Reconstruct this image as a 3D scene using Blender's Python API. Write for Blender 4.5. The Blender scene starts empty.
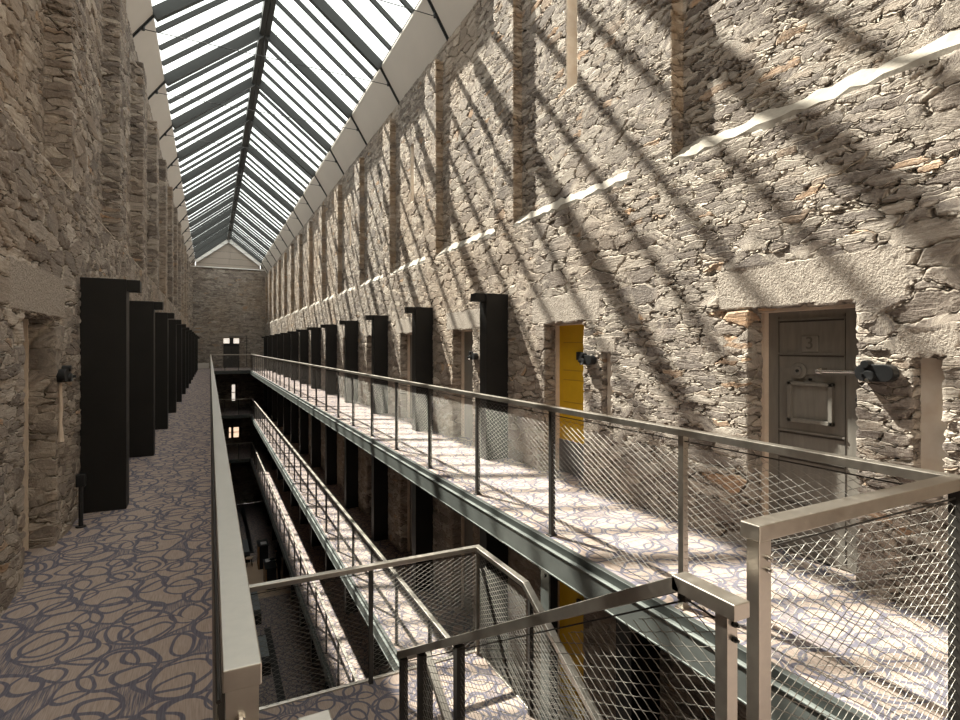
import bpy, math, random
import numpy as np
from mathutils import Vector, Matrix
random.seed(7); np.random.seed(7)
SC = bpy.context.scene
COL = SC.collection
PI = math.pi

# ------------------------------------------------------------------ camera
cam = bpy.data.cameras.new('camera'); camo = bpy.data.objects.new('camera', cam); COL.objects.link(camo)
camo.location = (0, 0, 0)
camo.rotation_euler = (PI/2, 0, -math.atan2(270, 550))
cam.sensor_width = 36.0; cam.lens = 36*550/960
cam.shift_y = -(360-347)/960.0
cam.clip_start = 0.05; cam.clip_end = 300
SC.camera = camo

# ------------------------------------------------------------------ light
world = bpy.data.worlds.new('sky'); SC.world = world; world.use_nodes = True
wn = world.node_tree.nodes; wl = world.node_tree.links
bg = wn['Background']; bg.inputs[0].default_value = (1.0, 0.975, 0.94, 1); bg.inputs[1].default_value = 2.45
sun = bpy.data.lights.new('sun', 'SUN'); suno = bpy.data.objects.new('sun', sun); COL.objects.link(suno)
sun.energy = 20.0; sun.angle = math.radians(0.9); sun.color = (1.0, 0.93, 0.84)
SUND = Vector((0.262, -0.68, -1.0)).normalized()
suno.rotation_euler = SUND.to_track_quat('-Z', 'Y').to_euler(); suno.location = (0, 20, 20)
SC.view_settings.view_transform = 'Standard'; SC.view_settings.look = 'None'
SC.view_settings.exposure = 0.06; SC.view_settings.gamma = 1.0
SC.view_settings.use_curve_mapping = False
SC.cycles.max_bounces = 10; SC.cycles.diffuse_bounces = 6; SC.cycles.transparent_max_bounces = 24
SC.cycles.glossy_bounces = 3; SC.cycles.sample_clamp_indirect = 6
try: SC.cycles.use_denoising = True
except Exception: pass

# ------------------------------------------------------------------ dimensions (metres, eye at the origin)
S = 2.97                       # bay length
NB = 15
Y0, Y1 = -2.6, 46.2            # hall ends
F4, F3, F2, F1 = -1.6, -4.63, -7.66, -12.1     # floors
XR, XL = 3.85, -1.12           # faces of the side walls
XRU, XLU = 3.99, -1.32         # recessed bays above the ledge
ZT_R, ZT_L = 5.74, 5.88
VR, VL = 2.5, 0.07             # edges of the void
ORD = ['nearest', 'second', 'third', 'fourth', 'fifth', 'sixth', 'seventh', 'eighth', 'ninth', 'tenth', 'eleventh',
       'twelfth', 'thirteenth', 'fourteenth', 'fifteenth']

# ------------------------------------------------------------------ materials
def newmat(name):
    m = bpy.data.materials.new(name); m.use_nodes = True
    nt = m.node_tree; b = nt.nodes['Principled BSDF']
    return m, nt, b

class NT:
    def __init__(s, nt): s.nt = nt
    def n(s, t, **kw):
        nd = s.nt.nodes.new(t)
        for k, v in kw.items(): setattr(nd, k, v)
        return nd
    def put(s, sock, v):
        if hasattr(v, 'is_output') or isinstance(v, bpy.types.NodeSocket): s.nt.links.new(v, sock)
        else: sock.default_value = v
    def m(s, op, a, b=None, c=None, clamp=False):
        nd = s.n('ShaderNodeMath', operation=op); nd.use_clamp = clamp
        s.put(nd.inputs[0], a)
        if b is not None: s.put(nd.inputs[1], b)
        if c is not None: s.put(nd.inputs[2], c)
        return nd.outputs[0]
    def v(s, op, a, b=None):
        nd = s.n('ShaderNodeVectorMath', operation=op); s.put(nd.inputs[0], a)
        if b is not None: s.put(nd.inputs[1], b)
        return nd.outputs['Value'] if op in ('DOT_PRODUCT', 'LENGTH', 'DISTANCE') else nd.outputs[0]
    def mix(s, f, a, b, blend='MIX'):
        nd = s.n('ShaderNodeMix', data_type='RGBA', blend_type=blend)
        s.put(nd.inputs[0], f); s.put(nd.inputs[6], a); s.put(nd.inputs[7], b); return nd.outputs[2]
    def mixf(s, f, a, b):
        nd = s.n('ShaderNodeMix', data_type='FLOAT'); s.put(nd.inputs[0], f); s.put(nd.inputs[2], a); s.put(nd.inputs[3], b); return nd.outputs[0]
    def ramp(s, f, pts, interp='LINEAR'):
        nd = s.n('ShaderNodeValToRGB'); nd.color_ramp.interpolation = interp
        e = nd.color_ramp.elements
        while len(e) < len(pts): e.new(0.5)
        for i, (p, c) in enumerate(pts):
            e[i].position = p; e[i].color = (c if len(c) == 4 else (*c, 1)) if hasattr(c, '__len__') else (c, c, c, 1)
        s.put(nd.inputs[0], f); return nd.outputs[0]
    def rng(s, v, a, b, c=0.0, d=1.0, smooth=False):
        nd = s.n('ShaderNodeMapRange'); nd.clamp = True
        if smooth: nd.interpolation_type = 'SMOOTHSTEP'
        for k, q in enumerate((v, a, b, c, d)): s.put(nd.inputs[k], q)
        return nd.outputs[0]
    def scale(s, vec, sc):
        return s.v('MULTIPLY', vec, sc)
    def noise(s, vec, scale, detail=3, rough=.55, dim='3D', dist=0.0):
        nd = s.n('ShaderNodeTexNoise', noise_dimensions=dim); s.put(nd.inputs['Vector'], vec)
        nd.inputs['Scale'].default_value = scale; nd.inputs['Detail'].default_value = detail
        nd.inputs['Roughness'].default_value = rough; nd.inputs['Distortion'].default_value = dist
        return nd
    def voro(s, vec, scale=1.0, feature='F1', rnd=1.0, dim='3D'):
        nd = s.n('ShaderNodeTexVoronoi', feature=feature, voronoi_dimensions=dim); s.put(nd.inputs['Vector'], vec)
        nd.inputs['Scale'].default_value = scale; nd.inputs['Randomness'].default_value = rnd
        return nd
    def pos(s): return s.n('ShaderNodeNewGeometry').outputs['Position']
    def attr(s, name): return s.n('ShaderNodeAttribute', attribute_name=name).outputs['Fac']

def stone_material(name, warm=0.0, dark=1.0, amp=0.032):
    """rubble slate masonry: long thin split stones in pale lime mortar, granite lintels, plaster patches"""
    m, nt, b = newmat(name); N = NT(nt)
    m.displacement_method = 'BOTH'
    P = N.pos()
    wob = N.noise(P, 2.3, 3, .6).outputs['Color']
    wob2 = N.noise(P, 11, 2, .6).outputs['Color']
    d1 = N.scale(N.v('SUBTRACT', wob, (.5, .5, .5)), (.16, .16, .17))
    d2 = N.scale(N.v('SUBTRACT', wob2, (.5, .5, .5)), (.07, .07, .04))
    Q = N.v('ADD', N.v('ADD', P, d1), d2)
    def layer(sx, sz):
        q = N.scale(Q, (1/sx, 1/sx, 1/sz))
        f1 = N.voro(q, 1, 'F1'); de = N.voro(q, 1, 'DISTANCE_TO_EDGE')
        loc = N.v('SUBTRACT', q, f1.outputs['Position'])
        tilt = N.v('DOT_PRODUCT', loc, N.v('SUBTRACT', f1.outputs['Color'], (.5, .5, .5)))
        return f1.outputs['Color'], de.outputs['Distance'], tilt
    cA, eA, tA = layer(.42, .135)
    cB, eB, tB = layer(.25, .060)
    sel = N.rng(N.noise(P, .9, 2).outputs['Fac'], .47, .53)
    col = N.mix(sel, cA, cB); edge = N.mixf(sel, eA, eB); tilt = N.mixf(sel, tA, N.m('MULTIPLY', tB, .7))
    sep = N.n('ShaderNodeSeparateColor'); N.put(sep.inputs[0], col)
    r, g, bl = sep.outputs
    strata_v = N.scale(N.v('ADD', P, N.scale(N.v('SUBTRACT', col, (.5, .5, .5)), (2., 2., 2.))), (5., 5., 46.))
    strata = N.noise(strata_v, 1.0, 4, .62, dist=.6).outputs['Fac']
    fine = N.noise(P, 42, 4, .65).outputs['Fac']
    gran = N.noise(P, 60, 3, .7).outputs['Fac']
    lint = N.attr('lintel'); plas = N.attr('plaster')
    ragged = N.noise(P, 7, 3, .6).outputs['Fac']
    plas = N.rng(N.m('ADD', plas, N.m('MULTIPLY', N.m('SUBTRACT', ragged, .5), .9)), .42, .58)
    mort = N.rng(edge, .015, .06, 1, 0, True)           # 1 in the joints
    # height
    body = N.rng(edge, .0, .075, 0, 1, True)
    h = N.m('MULTIPLY', body, .42)
    h = N.m('ADD', h, N.m('MULTIPLY', N.m('MULTIPLY', g, .42), body))
    h = N.m('ADD', h, N.m('MULTIPLY', tilt, .85))
    h = N.m('ADD', h, N.m('MULTIPLY', N.m('SUBTRACT', strata, .5), .42))
    h = N.m('ADD', h, N.m('MULTIPLY', N.m('SUBTRACT', fine, .5), .36))
    hl = N.m('ADD', .62, N.m('MULTIPLY', N.m('SUBTRACT', gran, .5), .55))
    hl = N.m('ADD', hl, N.m('MULTIPLY', N.m('SUBTRACT', N.noise(P, 22, 3, .6).outputs['Fac'], .5), .5))
    h = N.mixf(lint, h, hl)
    hp = N.m('ADD', .35, N.m('MULTIPLY', N.m('SUBTRACT', ragged, .5), .10))
    h = N.mixf(plas, h, hp)
    cr0 = N.m('MULTIPLY', N.rng(edge, .0, .04, 1, 0), N.rng(N.noise(P, 5.5, 3, .6).outputs['Fac'], .43, .56))
    h = N.m('SUBTRACT', h, N.m('MULTIPLY', N.m('MULTIPLY', cr0, .45), N.m('SUBTRACT', 1.0, N.m('MAXIMUM', lint, plas))))
    disp = N.n('ShaderNodeDisplacement'); N.put(disp.inputs['Height'], h); disp.inputs['Midlevel'].default_value = .45
    disp.inputs['Scale'].default_value = amp
    out = nt.nodes['Material Output']; nt.links.new(disp.outputs[0], out.inputs['Displacement'])
    # colour
    k = dark
    warmf = N.attr('warm')
    c = N.ramp(r, [(0, (.14*k, .112*k, .098*k)), (.2, (.25*k, .21*k, .182*k)), (.4, (.43*k, .37*k, .315*k)), (.52, (.19*k, .16*k, .145*k)), (.66, (.36*k, .30*k, .255*k)),
                   (.82, (.53*k, .465*k, .40*k)), (.96, (.33*k, .265*k, .215*k)), (1, (.45*k, .28*k, .17*k))])
    big0 = N.noise(P, 1.1, 3).outputs['Fac']
    c = N.mix(N.rng(strata, .42, .66, 0, .6), c, (.13*k, .105*k, .09*k, 1))
    c = N.mix(N.rng(fine, .5, .72, 0, .35), c, (.55*k, .49*k, .41*k, 1))
    c = N.mix(N.m('MULTIPLY', mort, N.rng(big0, .4, .6, .25, .85)), c, (.50*k, .43*k, .35*k, 1))
    big = N.noise(P, .35, 3).outputs['Fac']
    c = N.mix(N.rng(big, .45, .7, 0, .35 + warm), c, (.42*k, .30*k, .20*k, 1))
    stain = N.rng(N.noise(P, 1.6, 4, .65).outputs['Fac'], .55, .75, 0, .5)
    c = N.mix(stain, c, (.16*k, .13*k, .11*k, 1))
    gcol = N.ramp(gran, [(.3, (.25*k, .21*k, .18*k)), (.65, (.42*k, .36*k, .305*k))])
    crev = N.m('MULTIPLY', N.rng(edge, .008, .036, 1, 0), N.rng(N.noise(P, 5.5, 3, .6).outputs['Fac'], .43, .56))
    c = N.mix(N.m('MULTIPLY', crev, .9), c, (.07*k, .055*k, .045*k, 1))
    c = N.mix(N.m('MULTIPLY', warmf, N.rng(N.noise(P, 3.0, 3).outputs['Fac'], .35, .65, .05, .5)), c, (.40*k, .26*k, .14*k, 1))
    c = N.mix(lint, c, gcol)
    pc = N.ramp(ragged, [(.3, (.62, .52, .43)), (.7, (.72, .65, .57))])
    c = N.mix(plas, c, pc)
    N.put(b.inputs['Base Color'], c); b.inputs['Roughness'].default_value = .93
    b.inputs['Specular IOR Level'].default_value = .15
    return m

def carpet_material(name):
    m, nt, b = newmat(name); N = NT(nt)
    P = N.pos()
    sp = N.n('ShaderNodeSeparateXYZ'); N.put(sp.inputs[0], P)
    cb = N.n('ShaderNodeCombineXYZ'); N.put(cb.inputs[0], sp.outputs[0]); N.put(cb.inputs[1], sp.outputs[1])
    P2 = cb.outputs[0]
    wob = N.scale(N.v('SUBTRACT', N.noise(P2, 3.2, 1, .5).outputs['Color'], (.5, .5, .5)), (.16, .16, 0))
    Q = N.v('ADD', P2, wob)
    tot = None; inside = None
    for k, (sc, ang, rad, ax) in enumerate(((2.35, .25, .47, 1.25), (2.9, 1.3, .46, .76), (3.9, .7, .42, 1.2))):
        mp = N.n('ShaderNodeMapping'); N.put(mp.inputs[0], Q); mp.inputs['Location'].default_value = (k*3.17, k*1.71, 0)
        mp.inputs['Rotation'].default_value = (0, 0, ang); mp.inputs['Scale'].default_value = (sc*ax**.5, sc/ax**.5, 1)
        vo = N.voro(mp.outputs[0], 1, 'F1', .42, '2D')
        sepc = N.n('ShaderNodeSeparateColor'); N.put(sepc.inputs[0], vo.outputs['Color'])
        rr = N.m('ADD', rad-.10, N.m('MULTIPLY', sepc.outputs[0], .11))
        dd = N.m('ABSOLUTE', N.m('SUBTRACT', vo.outputs['Distance'], rr))
        w = (.0105, .009, .008)[k]*sc
        line = N.rng(dd, w, w+.004*sc, 1, 0)
        outm = N.rng(vo.outputs['Distance'], rr, N.m('ADD', rr, .01), 0, 1)
        tot = line if tot is None else N.m('MAXIMUM', tot, line)
        inside = outm if inside is None else N.m('MULTIPLY', inside, outm)
    hatch = N.noise(N.scale(P2, (150, 8, 1)), 1, 2, .6).outputs['Fac']
    gap = N.m('MULTIPLY', inside, N.rng(hatch, .35, .6))
    ring = N.m('MAXIMUM', tot, gap)
    streak = N.noise(N.scale(P2, (170, 9, 1)), 1, 3, .6).outputs['Fac']
    base = N.ramp(streak, [(.3, (.295, .225, .19)), (.7, (.425, .342, .293))])
    rc = N.ramp(streak, [(.3, (.10, .092, .118)), (.7, (.17, .158, .185))])
    c = N.mix(ring, base, rc)
    N.put(b.inputs['Base Color'], c); b.inputs['Roughness'].default_value = 1
    b.inputs['Specular IOR Level'].default_value = .05
    bu = N.n('ShaderNodeBump'); bu.inputs['Strength'].default_value = .35; bu.inputs['Distance'].default_value = .01
    N.put(bu.inputs['Height'], N.noise(P2, 260, 2).outputs['Fac']); nt.links.new(bu.outputs[0], b.inputs['Normal'])
    return m

def simple(name, col, rough=.6, metal=0.0, var=.12, scale=6, stretch=(1, 1, 1), bump=0.0, spec=.4):
    m, nt, b = newmat(name); N = NT(nt)
    tc = N.n('ShaderNodeTexCoord').outputs['Object']
    nz = N.noise(N.scale(tc, stretch), scale, 3, .6).outputs['Fac']
    lo = tuple(c*(1-var) for c in col); hi = tuple(min(1, c*(1+var)) for c in col)
    N.put(b.inputs['Base Color'], N.ramp(nz, [(.3, lo), (.7, hi)]))
    b.inputs['Metallic'].default_value = metal
    N.put(b.inputs['Roughness'], N.rng(nz, .2, .8, max(0, rough-.07), min(1, rough+.07)))
    b.inputs['Specular IOR Level'].default_value = spec
    if bump:
        bu = N.n('ShaderNodeBump'); bu.inputs['Strength'].default_value = bump; bu.inputs['Distance'].default_value = .01
        N.put(bu.inputs['Height'], nz); nt.links.new(bu.outputs[0], b.inputs['Normal'])
    return m

M = {}
M['stone'] = stone_material('rubble_stone')
M['stone_left'] = stone_material('rubble_stone_left', amp=.032)
M['stone_low'] = stone_material('rubble_stone_lower', warm=.2, dark=1.0)
M['carpet'] = carpet_material('carpet_rings')
M['steel'] = simple('brushed_stainless', (.50, .455, .40), .38, 1.0, .06, 30, (1, 1, 1))
M['bright_wire'] = simple('stainless_wire', (.27, .25, .225), .5, 1.0, .05, 20)
M['dark_steel'] = simple('dark_painted_post', (.045, .040, .036), .5, .2, .15, 8)
M['black'] = simple('black_fin_steel', (.011, .0098, .0088), .5, 0, .2, 3, spec=.25)
M['channel'] = simple('galvanised_green_channel', (.15, .16, .15), .45, .25, .12, 5)
M['edge'] = simple('dark_edge_angle', (.07, .075, .07), .5, .4, .12, 5)
M['roof_steel'] = simple('roof_grey_steel', (.042, .043, .041), .5, .2, .1, 4)
M['soffit'] = simple('soffit_panel', (.60, .54, .48), .8, 0, .03, 1.5)
M['gable'] = simple('gable_panel', (.34, .285, .24), .85, 0, .04, 2)
M['white'] = simple('white_trim', (.78, .75, .71), .7, 0, .03, 3)
M['plaster'] = simple('jamb_plaster', (.60, .48, .38), .95, 0, .12, 5, bump=.25)
M['ledge_dull'] = simple('dusty_ledge', (.46, .39, .32), .95, 0, .15, 9, bump=.6)
M['ledge'] = simple('lime_ledge', (.34, .30, .252), .95, 0, .14, 9, bump=.6)
M['door_grey'] = simple('weathered_grey_paint', (.20, .18, .155), .6, 0, .12, 7, (4, 4, .6), .15)
M['door_line'] = simple('board_joint', (.055, .048, .042), .8, 0, .1, 7)
M['door_dim'] = simple('number_relief', (.12, .105, .09), .7, 0, .1, 7)
M['yellow_dark'] = simple('yellow_moulding', (.42, .235, .008), .5, 0, .08, 4)
M['yellow'] = simple('yellow_paint', (.62, .36, .008), .5, 0, .08, 4)
M['kick'] = simple('grey_kick_plate', (.17, .16, .155), .5, .3, .1, 6)
M['iron'] = simple('black_iron', (.025, .025, .026), .4, .4, .2, 12)
M['chrome'] = simple('polished_metal', (.7, .68, .65), .22, 1, .03, 10)
M['wood'] = simple('warm_wood', (.30, .15, .06), .5, 0, .2, 4, (8, 1, 1))
M['tan'] = simple('pale_tan_floor', (.50, .36, .25), .5, 0, .06, 2)
M['paper'] = simple('white_paper', (.75, .72, .7), .8, 0, .03, 3)
M['skin'] = simple('skin', (.45, .27, .19), .6, 0, .05, 4)
M['cloth'] = simple('black_cloth', (.02, .02, .022), .9, 0, .2, 20)
M['grille'] = simple('grey_grille', (.30, .32, .33), .5, .4, .1, 9)
M['inlay'] = simple('dark_inlay', (.035, .032, .03), .35, .2, .2, 9)
M['concrete'] = simple('slab_soffit', (.22, .20, .18), .9, 0, .08, 2)

def glass_material():
    m, nt, b = newmat('roof_glass'); N = NT(nt)
    tr = N.n('ShaderNodeBsdfTransparent'); tr.inputs[0].default_value = (.93, .96, .95, 1)
    gl = N.n('ShaderNodeBsdfGlossy'); gl.inputs[0].default_value = (.9, .95, .95, 1); gl.inputs['Roughness'].default_value = .05
    mx = N.n('ShaderNodeMixShader'); mx.inputs[0].default_value = .05
    nt.links.new(tr.outputs[0], mx.inputs[1]); nt.links.new(gl.outputs[0], mx.inputs[2])
    nt.links.new(mx.outputs[0], nt.nodes['Material Output'].inputs['Surface']); nt.nodes.remove(b)
    return m
M['glass'] = glass_material()
def glow(name, col, st):
    m, nt, b = newmat(name); b.inputs['Base Color'].default_value = (*col, 1)
    b.inputs['Emission Color'].default_value = (*col, 1); b.inputs['Emission Strength'].default_value = st; return m
M['lit_white'] = glow('lit_window_white', (1, .90, .78), .8)
M['lit_warm'] = glow('lit_window_warm', (1, .72, .5), 1.1)

# ------------------------------------------------------------------ mesh helpers
class MB:
    def __init__(s): s.v = []; s.f = []
    def box(s, x0, x1, y0, y1, z0, z1):
        if x1 < x0: x0, x1 = x1, x0
        if y1 < y0: y0, y1 = y1, y0
        if z1 < z0: z0, z1 = z1, z0
        n = len(s.v)
        s.v += [(x, y, z) for z in (z0, z1) for y in (y0, y1) for x in (x0, x1)]
        s.f += [tuple(n+i for i in q) for q in ((0, 2, 3, 1), (4, 5, 7, 6), (0, 1, 5, 4), (2, 6, 7, 3), (0, 4, 6, 2), (1, 3, 7, 5))]
        return s
    def bar(s, p0, p1, w, h, up=(0, 0, 1)):
        """box beam from p0 to p1, width w, height h"""
        p0 = Vector(p0); p1 = Vector(p1); d = (p1-p0).normalized(); up = Vector(up)
        a = d.cross(up)
        if a.length < 1e-4: a = d.cross(Vector((0, 1, 0)))
        a.normalize(); b = a.cross(d).normalized()
        n = len(s.v)
        for p in (p0, p1):
            for sa, sb in ((-1, -1), (1, -1), (1, 1), (-1, 1)): s.v.append(tuple(p+a*sa*w/2+b*sb*h/2))
        s.f += [(n+3, n+2, n+1, n), (n+4, n+5, n+6, n+7)] + [(n+i, n+(i+1) % 4, n+4+(i+1) % 4, n+4+i) for i in range(4)]
        return s
    def tube(s, pts, r, seg=4, radii=None):
        pts = [Vector(p) for p in pts]; n = len(s.v)
        for i, p in enumerate(pts):
            d = (pts[min(i+1, len(pts)-1)]-pts[max(i-1, 0)]).normalized()
            a = d.cross(Vector((0.13, .21, 1)))
            if a.length < 1e-3: a = d.cross(Vector((1, 0, 0)))
            a.normalize(); b = d.cross(a)
            rr = radii[i] if radii else r
            for k in range(seg):
                t = 2*PI*k/seg; s.v.append(tuple(p+(a*math.cos(t)+b*math.sin(t))*rr))
        for i in range(len(pts)-1):
            for k in range(seg):
                s.f.append((n+i*seg+k, n+i*seg+(k+1) % seg, n+(i+1)*seg+(k+1) % seg, n+(i+1)*seg+k))
        s.f.append(tuple(n+k for k in reversed(range(seg)))); e = n+(len(pts)-1)*seg
        s.f.append(tuple(e+k for k in range(seg)))
        return s
    def prism(s, pts, axis_vec):
        n = len(s.v); k = len(pts); a = Vector(axis_vec)
        s.v += [tuple(p) for p in pts] + [tuple(Vector(p)+a) for p in pts]
        s.f += [tuple(n+i for i in range(k)), tuple(n+k+i for i in reversed(range(k)))]
        s.f += [(n+i, n+k+i, n+k+(i+1) % k, n+(i+1) % k) for i in range(k)]
        return s
    def build(s, name, mat, parent=None, bevel=0.0, smooth=False, origin=None):
        me = bpy.data.meshes.new(name)
        vs = s.v
        if origin is not None: vs = [(v[0]-origin[0], v[1]-origin[1], v[2]-origin[2]) for v in vs]
        me.from_pydata(vs, [], s.f); me.update()
        import bmesh
        bm = bmesh.new(); bm.from_mesh(me); bmesh.ops.recalc_face_normals(bm, faces=bm.faces); bm.to_mesh(me); bm.free()
        me.materials.append(mat)
        if smooth: me.shade_smooth()
        o = bpy.data.objects.new(name, me); COL.objects.link(o)
        if origin is not None and parent is None: o.location = origin
        if parent is not None:
            o.parent = parent
            if origin is None: o.matrix_parent_inverse = Matrix.Translation(-parent.location)
        if bevel:
            bv = o.modifiers.new('bevel', 'BEVEL'); bv.width = bevel; bv.segments = 2; bv.limit_method = 'ANGLE'
        return o

def tag(o, label=None, cat=None, group=None, kind=None):
    if label: o['label'] = label
    if cat: o['category'] = cat
    if group: o['group'] = group
    if kind: o['kind'] = kind
    return o
def thing(name, loc, label, cat, group=None, kind=None):
    o = bpy.data.objects.new(name, None); COL.objects.link(o); o.location = loc; o.empty_display_size = .1
    return tag(o, label, cat, group, kind)
def struct(o, label=None, cat=None): return tag(o, label, cat, None, 'structure')

# ------------------------------------------------------------------ stone walls as one stepped, displaced surface each
def lines(breaks, step_fn):
    br = sorted(set(round(b, 4) for b in breaks)); out = [br[0]]
    for a, b in zip(br[:-1], br[1:]):
        n = max(1, int(math.ceil((b-a)/step_fn((a+b)/2))))
        # long spans are cut up again so the step can follow the distance
        if (b-a) > 3 and n > 3:
            k = int(math.ceil((b-a)/1.5)); sub = np.linspace(a, b, k+1)
            for p, q in zip(sub[:-1], sub[1:]):
                nn = max(1, int(math.ceil((q-p)/step_fn((p+q)/2))))
                out += list(np.linspace(p, q, nn+1)[1:])
        else:
            out += list(np.linspace(a, b, n+1)[1:])
    return np.array(out)

def stepped_wall(name, A, Z, base, regions, mapf, mat, xstep, marks=(), flip=False):
    """A: lines along the wall, Z: height lines, regions: (a0,a1,z0,z1,depth) painted in order over the base depth.
    depth None cuts a hole.  marks: (attribute, a0,a1,z0,z1)"""
    ac = (A[:-1]+A[1:])/2; zc = (Z[:-1]+Z[1:])/2
    D = np.full((len(ac), len(zc)), base, float)
    for a0, a1, z0, z1, d in regions:
        ia = (ac > a0) & (ac < a1); iz = (zc > z0) & (zc < z1)
        D[np.ix_(ia, iz)] = d
    lev = sorted(set(np.round(np.unique(D), 4)))
    X = lines(lev, lambda t: xstep) if len(lev) > 1 else np.array([lev[0]])
    XI = np.searchsorted(X, np.round(D, 4)-1e-4)
    nz = len(Z); nx = len(X)
    key = lambda ia, iz, ix: (ia*nz+iz)*nx+ix
    q = []
    I, J = np.meshgrid(np.arange(len(ac)), np.arange(len(zc)), indexing='ij')
    i = I.ravel(); j = J.ravel(); x = XI.ravel()
    q.append(np.stack([key(i, j, x), key(i+1, j, x), key(i+1, j+1, x), key(i, j+1, x)], 1))
    # reveals
    di = np.argwhere(XI[1:, :] != XI[:-1, :])
    for (p, r) in di:
        a, b = XI[p, r], XI[p+1, r]; lo, hi = min(a, b), max(a, b); k = np.arange(lo, hi)
        o = np.ones_like(k)
        qq = np.stack([key((p+1)*o, r*o, k), key((p+1)*o, r*o, k+1), key((p+1)*o, (r+1)*o, k+1), key((p+1)*o, (r+1)*o, k)], 1)
        if a > b: qq = qq[:, ::-1]
        q.append(qq)
    di = np.argwhere(XI[:, 1:] != XI[:, :-1])
    for (p, r) in di:
        a, b = XI[p, r], XI[p, r+1]; lo, hi = min(a, b), max(a, b); k = np.arange(lo, hi)
        o = np.ones_like(k)
        qq = np.stack([key(p*o, (r+1)*o, k), key(p*o, (r+1)*o, k+1), key((p+1)*o, (r+1)*o, k+1), key((p+1)*o, (r+1)*o, k)], 1)
        if a < b: qq = qq[:, ::-1]
        q.append(qq)
    q = np.concatenate(q); 
    if flip: q = q[:, ::-1]
    u, inv = np.unique(q.ravel(), return_inverse=True)
    ia = u//(nz*nx); iz = (u//nx) % nz; ix = u % nx
    a = A[ia]; z = Z[iz]; xx = X[ix]
    co = mapf(a, z, xx)
    me = bpy.data.meshes.new(name)
    nv = len(u); nf = len(q)
    me.vertices.add(nv); me.vertices.foreach_set('co', co.astype(np.float32).ravel())
    me.loops.add(nf*4); me.loops.foreach_set('vertex_index', inv.astype(np.int32).ravel())
    me.polygons.add(nf); me.polygons.foreach_set('loop_start', (np.arange(nf)*4).astype(np.int32))
    me.update(calc_edges=True); me.validate()
    for att in ('lintel', 'plaster', 'warm'):
        w = np.zeros(nv)
        for n_, a0, a1, z0, z1 in marks:
            if n_ == att: w[(a > a0-1e-3) & (a < a1+1e-3) & (z > z0-1e-3) & (z < z1+1e-3)] = 1
        at_ = me.attributes.new(att, 'FLOAT', 'POINT'); at_.data.foreach_set('value', w.astype(np.float32))
    me.shade_smooth()
    me.materials.append(mat)
    o = bpy.data.objects.new(name, me); COL.objects.link(o)
    return o

def dist_step(fine, far):
    return lambda y: max(fine, min(far, abs(y)*far/22.0))

DOOR_Y = lambda n: (2.17+S*n, 3.0+S*n)
# --- right wall, upper storey and ledge bays
reg = []; marks = []; yb = [Y0, Y1]; 
UP = 1.80
reg.append((Y0, Y1, UP-.105, 99, XRU))
for n in range(-2, NB):
    y0 = 3.80+S*n; reg.append((y0, y0+.60, UP-.105, 5.45, XR)); yb += [y0, y0+.6]
    marks.append(('warm', y0-.001, y0+.001, UP, 5.45))
zb = [F1, F2, F3, F4, UP-.105, 5.45, ZT_R, .30, .60, -.06, -.80]
for n in range(-1, NB-1):
    d0, d1 = DOOR_Y(n); yb += [d0, d1, d1+.04]
    reg.append((d0, d1, F4, .30, XR+.26)); marks.append(('lintel', d0-.30, d1+.28, .30+.01, .62+.04*math.sin(n*3)))
    # plastered slot beside the door
    s0, s1 = d0-.48, d0-.32; yb += [s0, s1]
    if n < 6: reg.append((s0, s1, -.80, -.06, XR+.07)); marks.append(('plaster', s0+.001, s1-.001, -.80, -.07)); marks.append(('lintel', s0-.06, s1+.08, -.05, .10))
for n in range(0, 7):
    y0 = 5.46+2*S*n; yb += [y0, y0+.22]; reg.append((y0, y0+.22, 3.2, 4.45 if n else 5.2, XRU+.16)); marks.append(('plaster', y0, y0+.22, 3.2, 4.45 if n else 5.2))
zb += [3.2, 4.45, 5.2]
yb = [y for y in yb if Y0 <= y <= Y1]
A = lines(yb, dist_step(.019, .075)); Z = lines([z for z in zb if z >= F4-1e-6], lambda z: .021)
w = stepped_wall('wall_right', A, Z, XR, reg, lambda a, z, x: np.stack([x, a, z], 1), M['stone'], .025, marks, flip=True)
struct(w, 'tall sunlit rubble stone wall on the right with door openings and recessed bays', 'wall')
# --- right wall, lower storeys
reg = []; marks = []; yb = [Y0, Y1]
for fl in (F3, F2):
    for n in range(-1, NB-1):
        d0, d1 = DOOR_Y(n); yb += [d0, d1]
        reg.append((d0, d1, fl, fl+1.9, XR+.26)); marks.append(('lintel', d0-.3, d1+.28, fl+1.91, fl+2.2))
A = lines([y for y in yb if y <= Y1], dist_step(.04, .12)); Z = lines([F1, F2, F3, F4, F3+1.9, F2+1.9, F3+2.2, F2+2.2], lambda z: .05)
w = stepped_wall('wall_right_lower', A, Z, XR, reg, lambda a, z, x: np.stack([x, a, z], 1), M['stone_low'], .05, marks, flip=True)
struct(w, 'brown stone wall of the lower storeys under the right walkway', 'wall')
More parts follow.
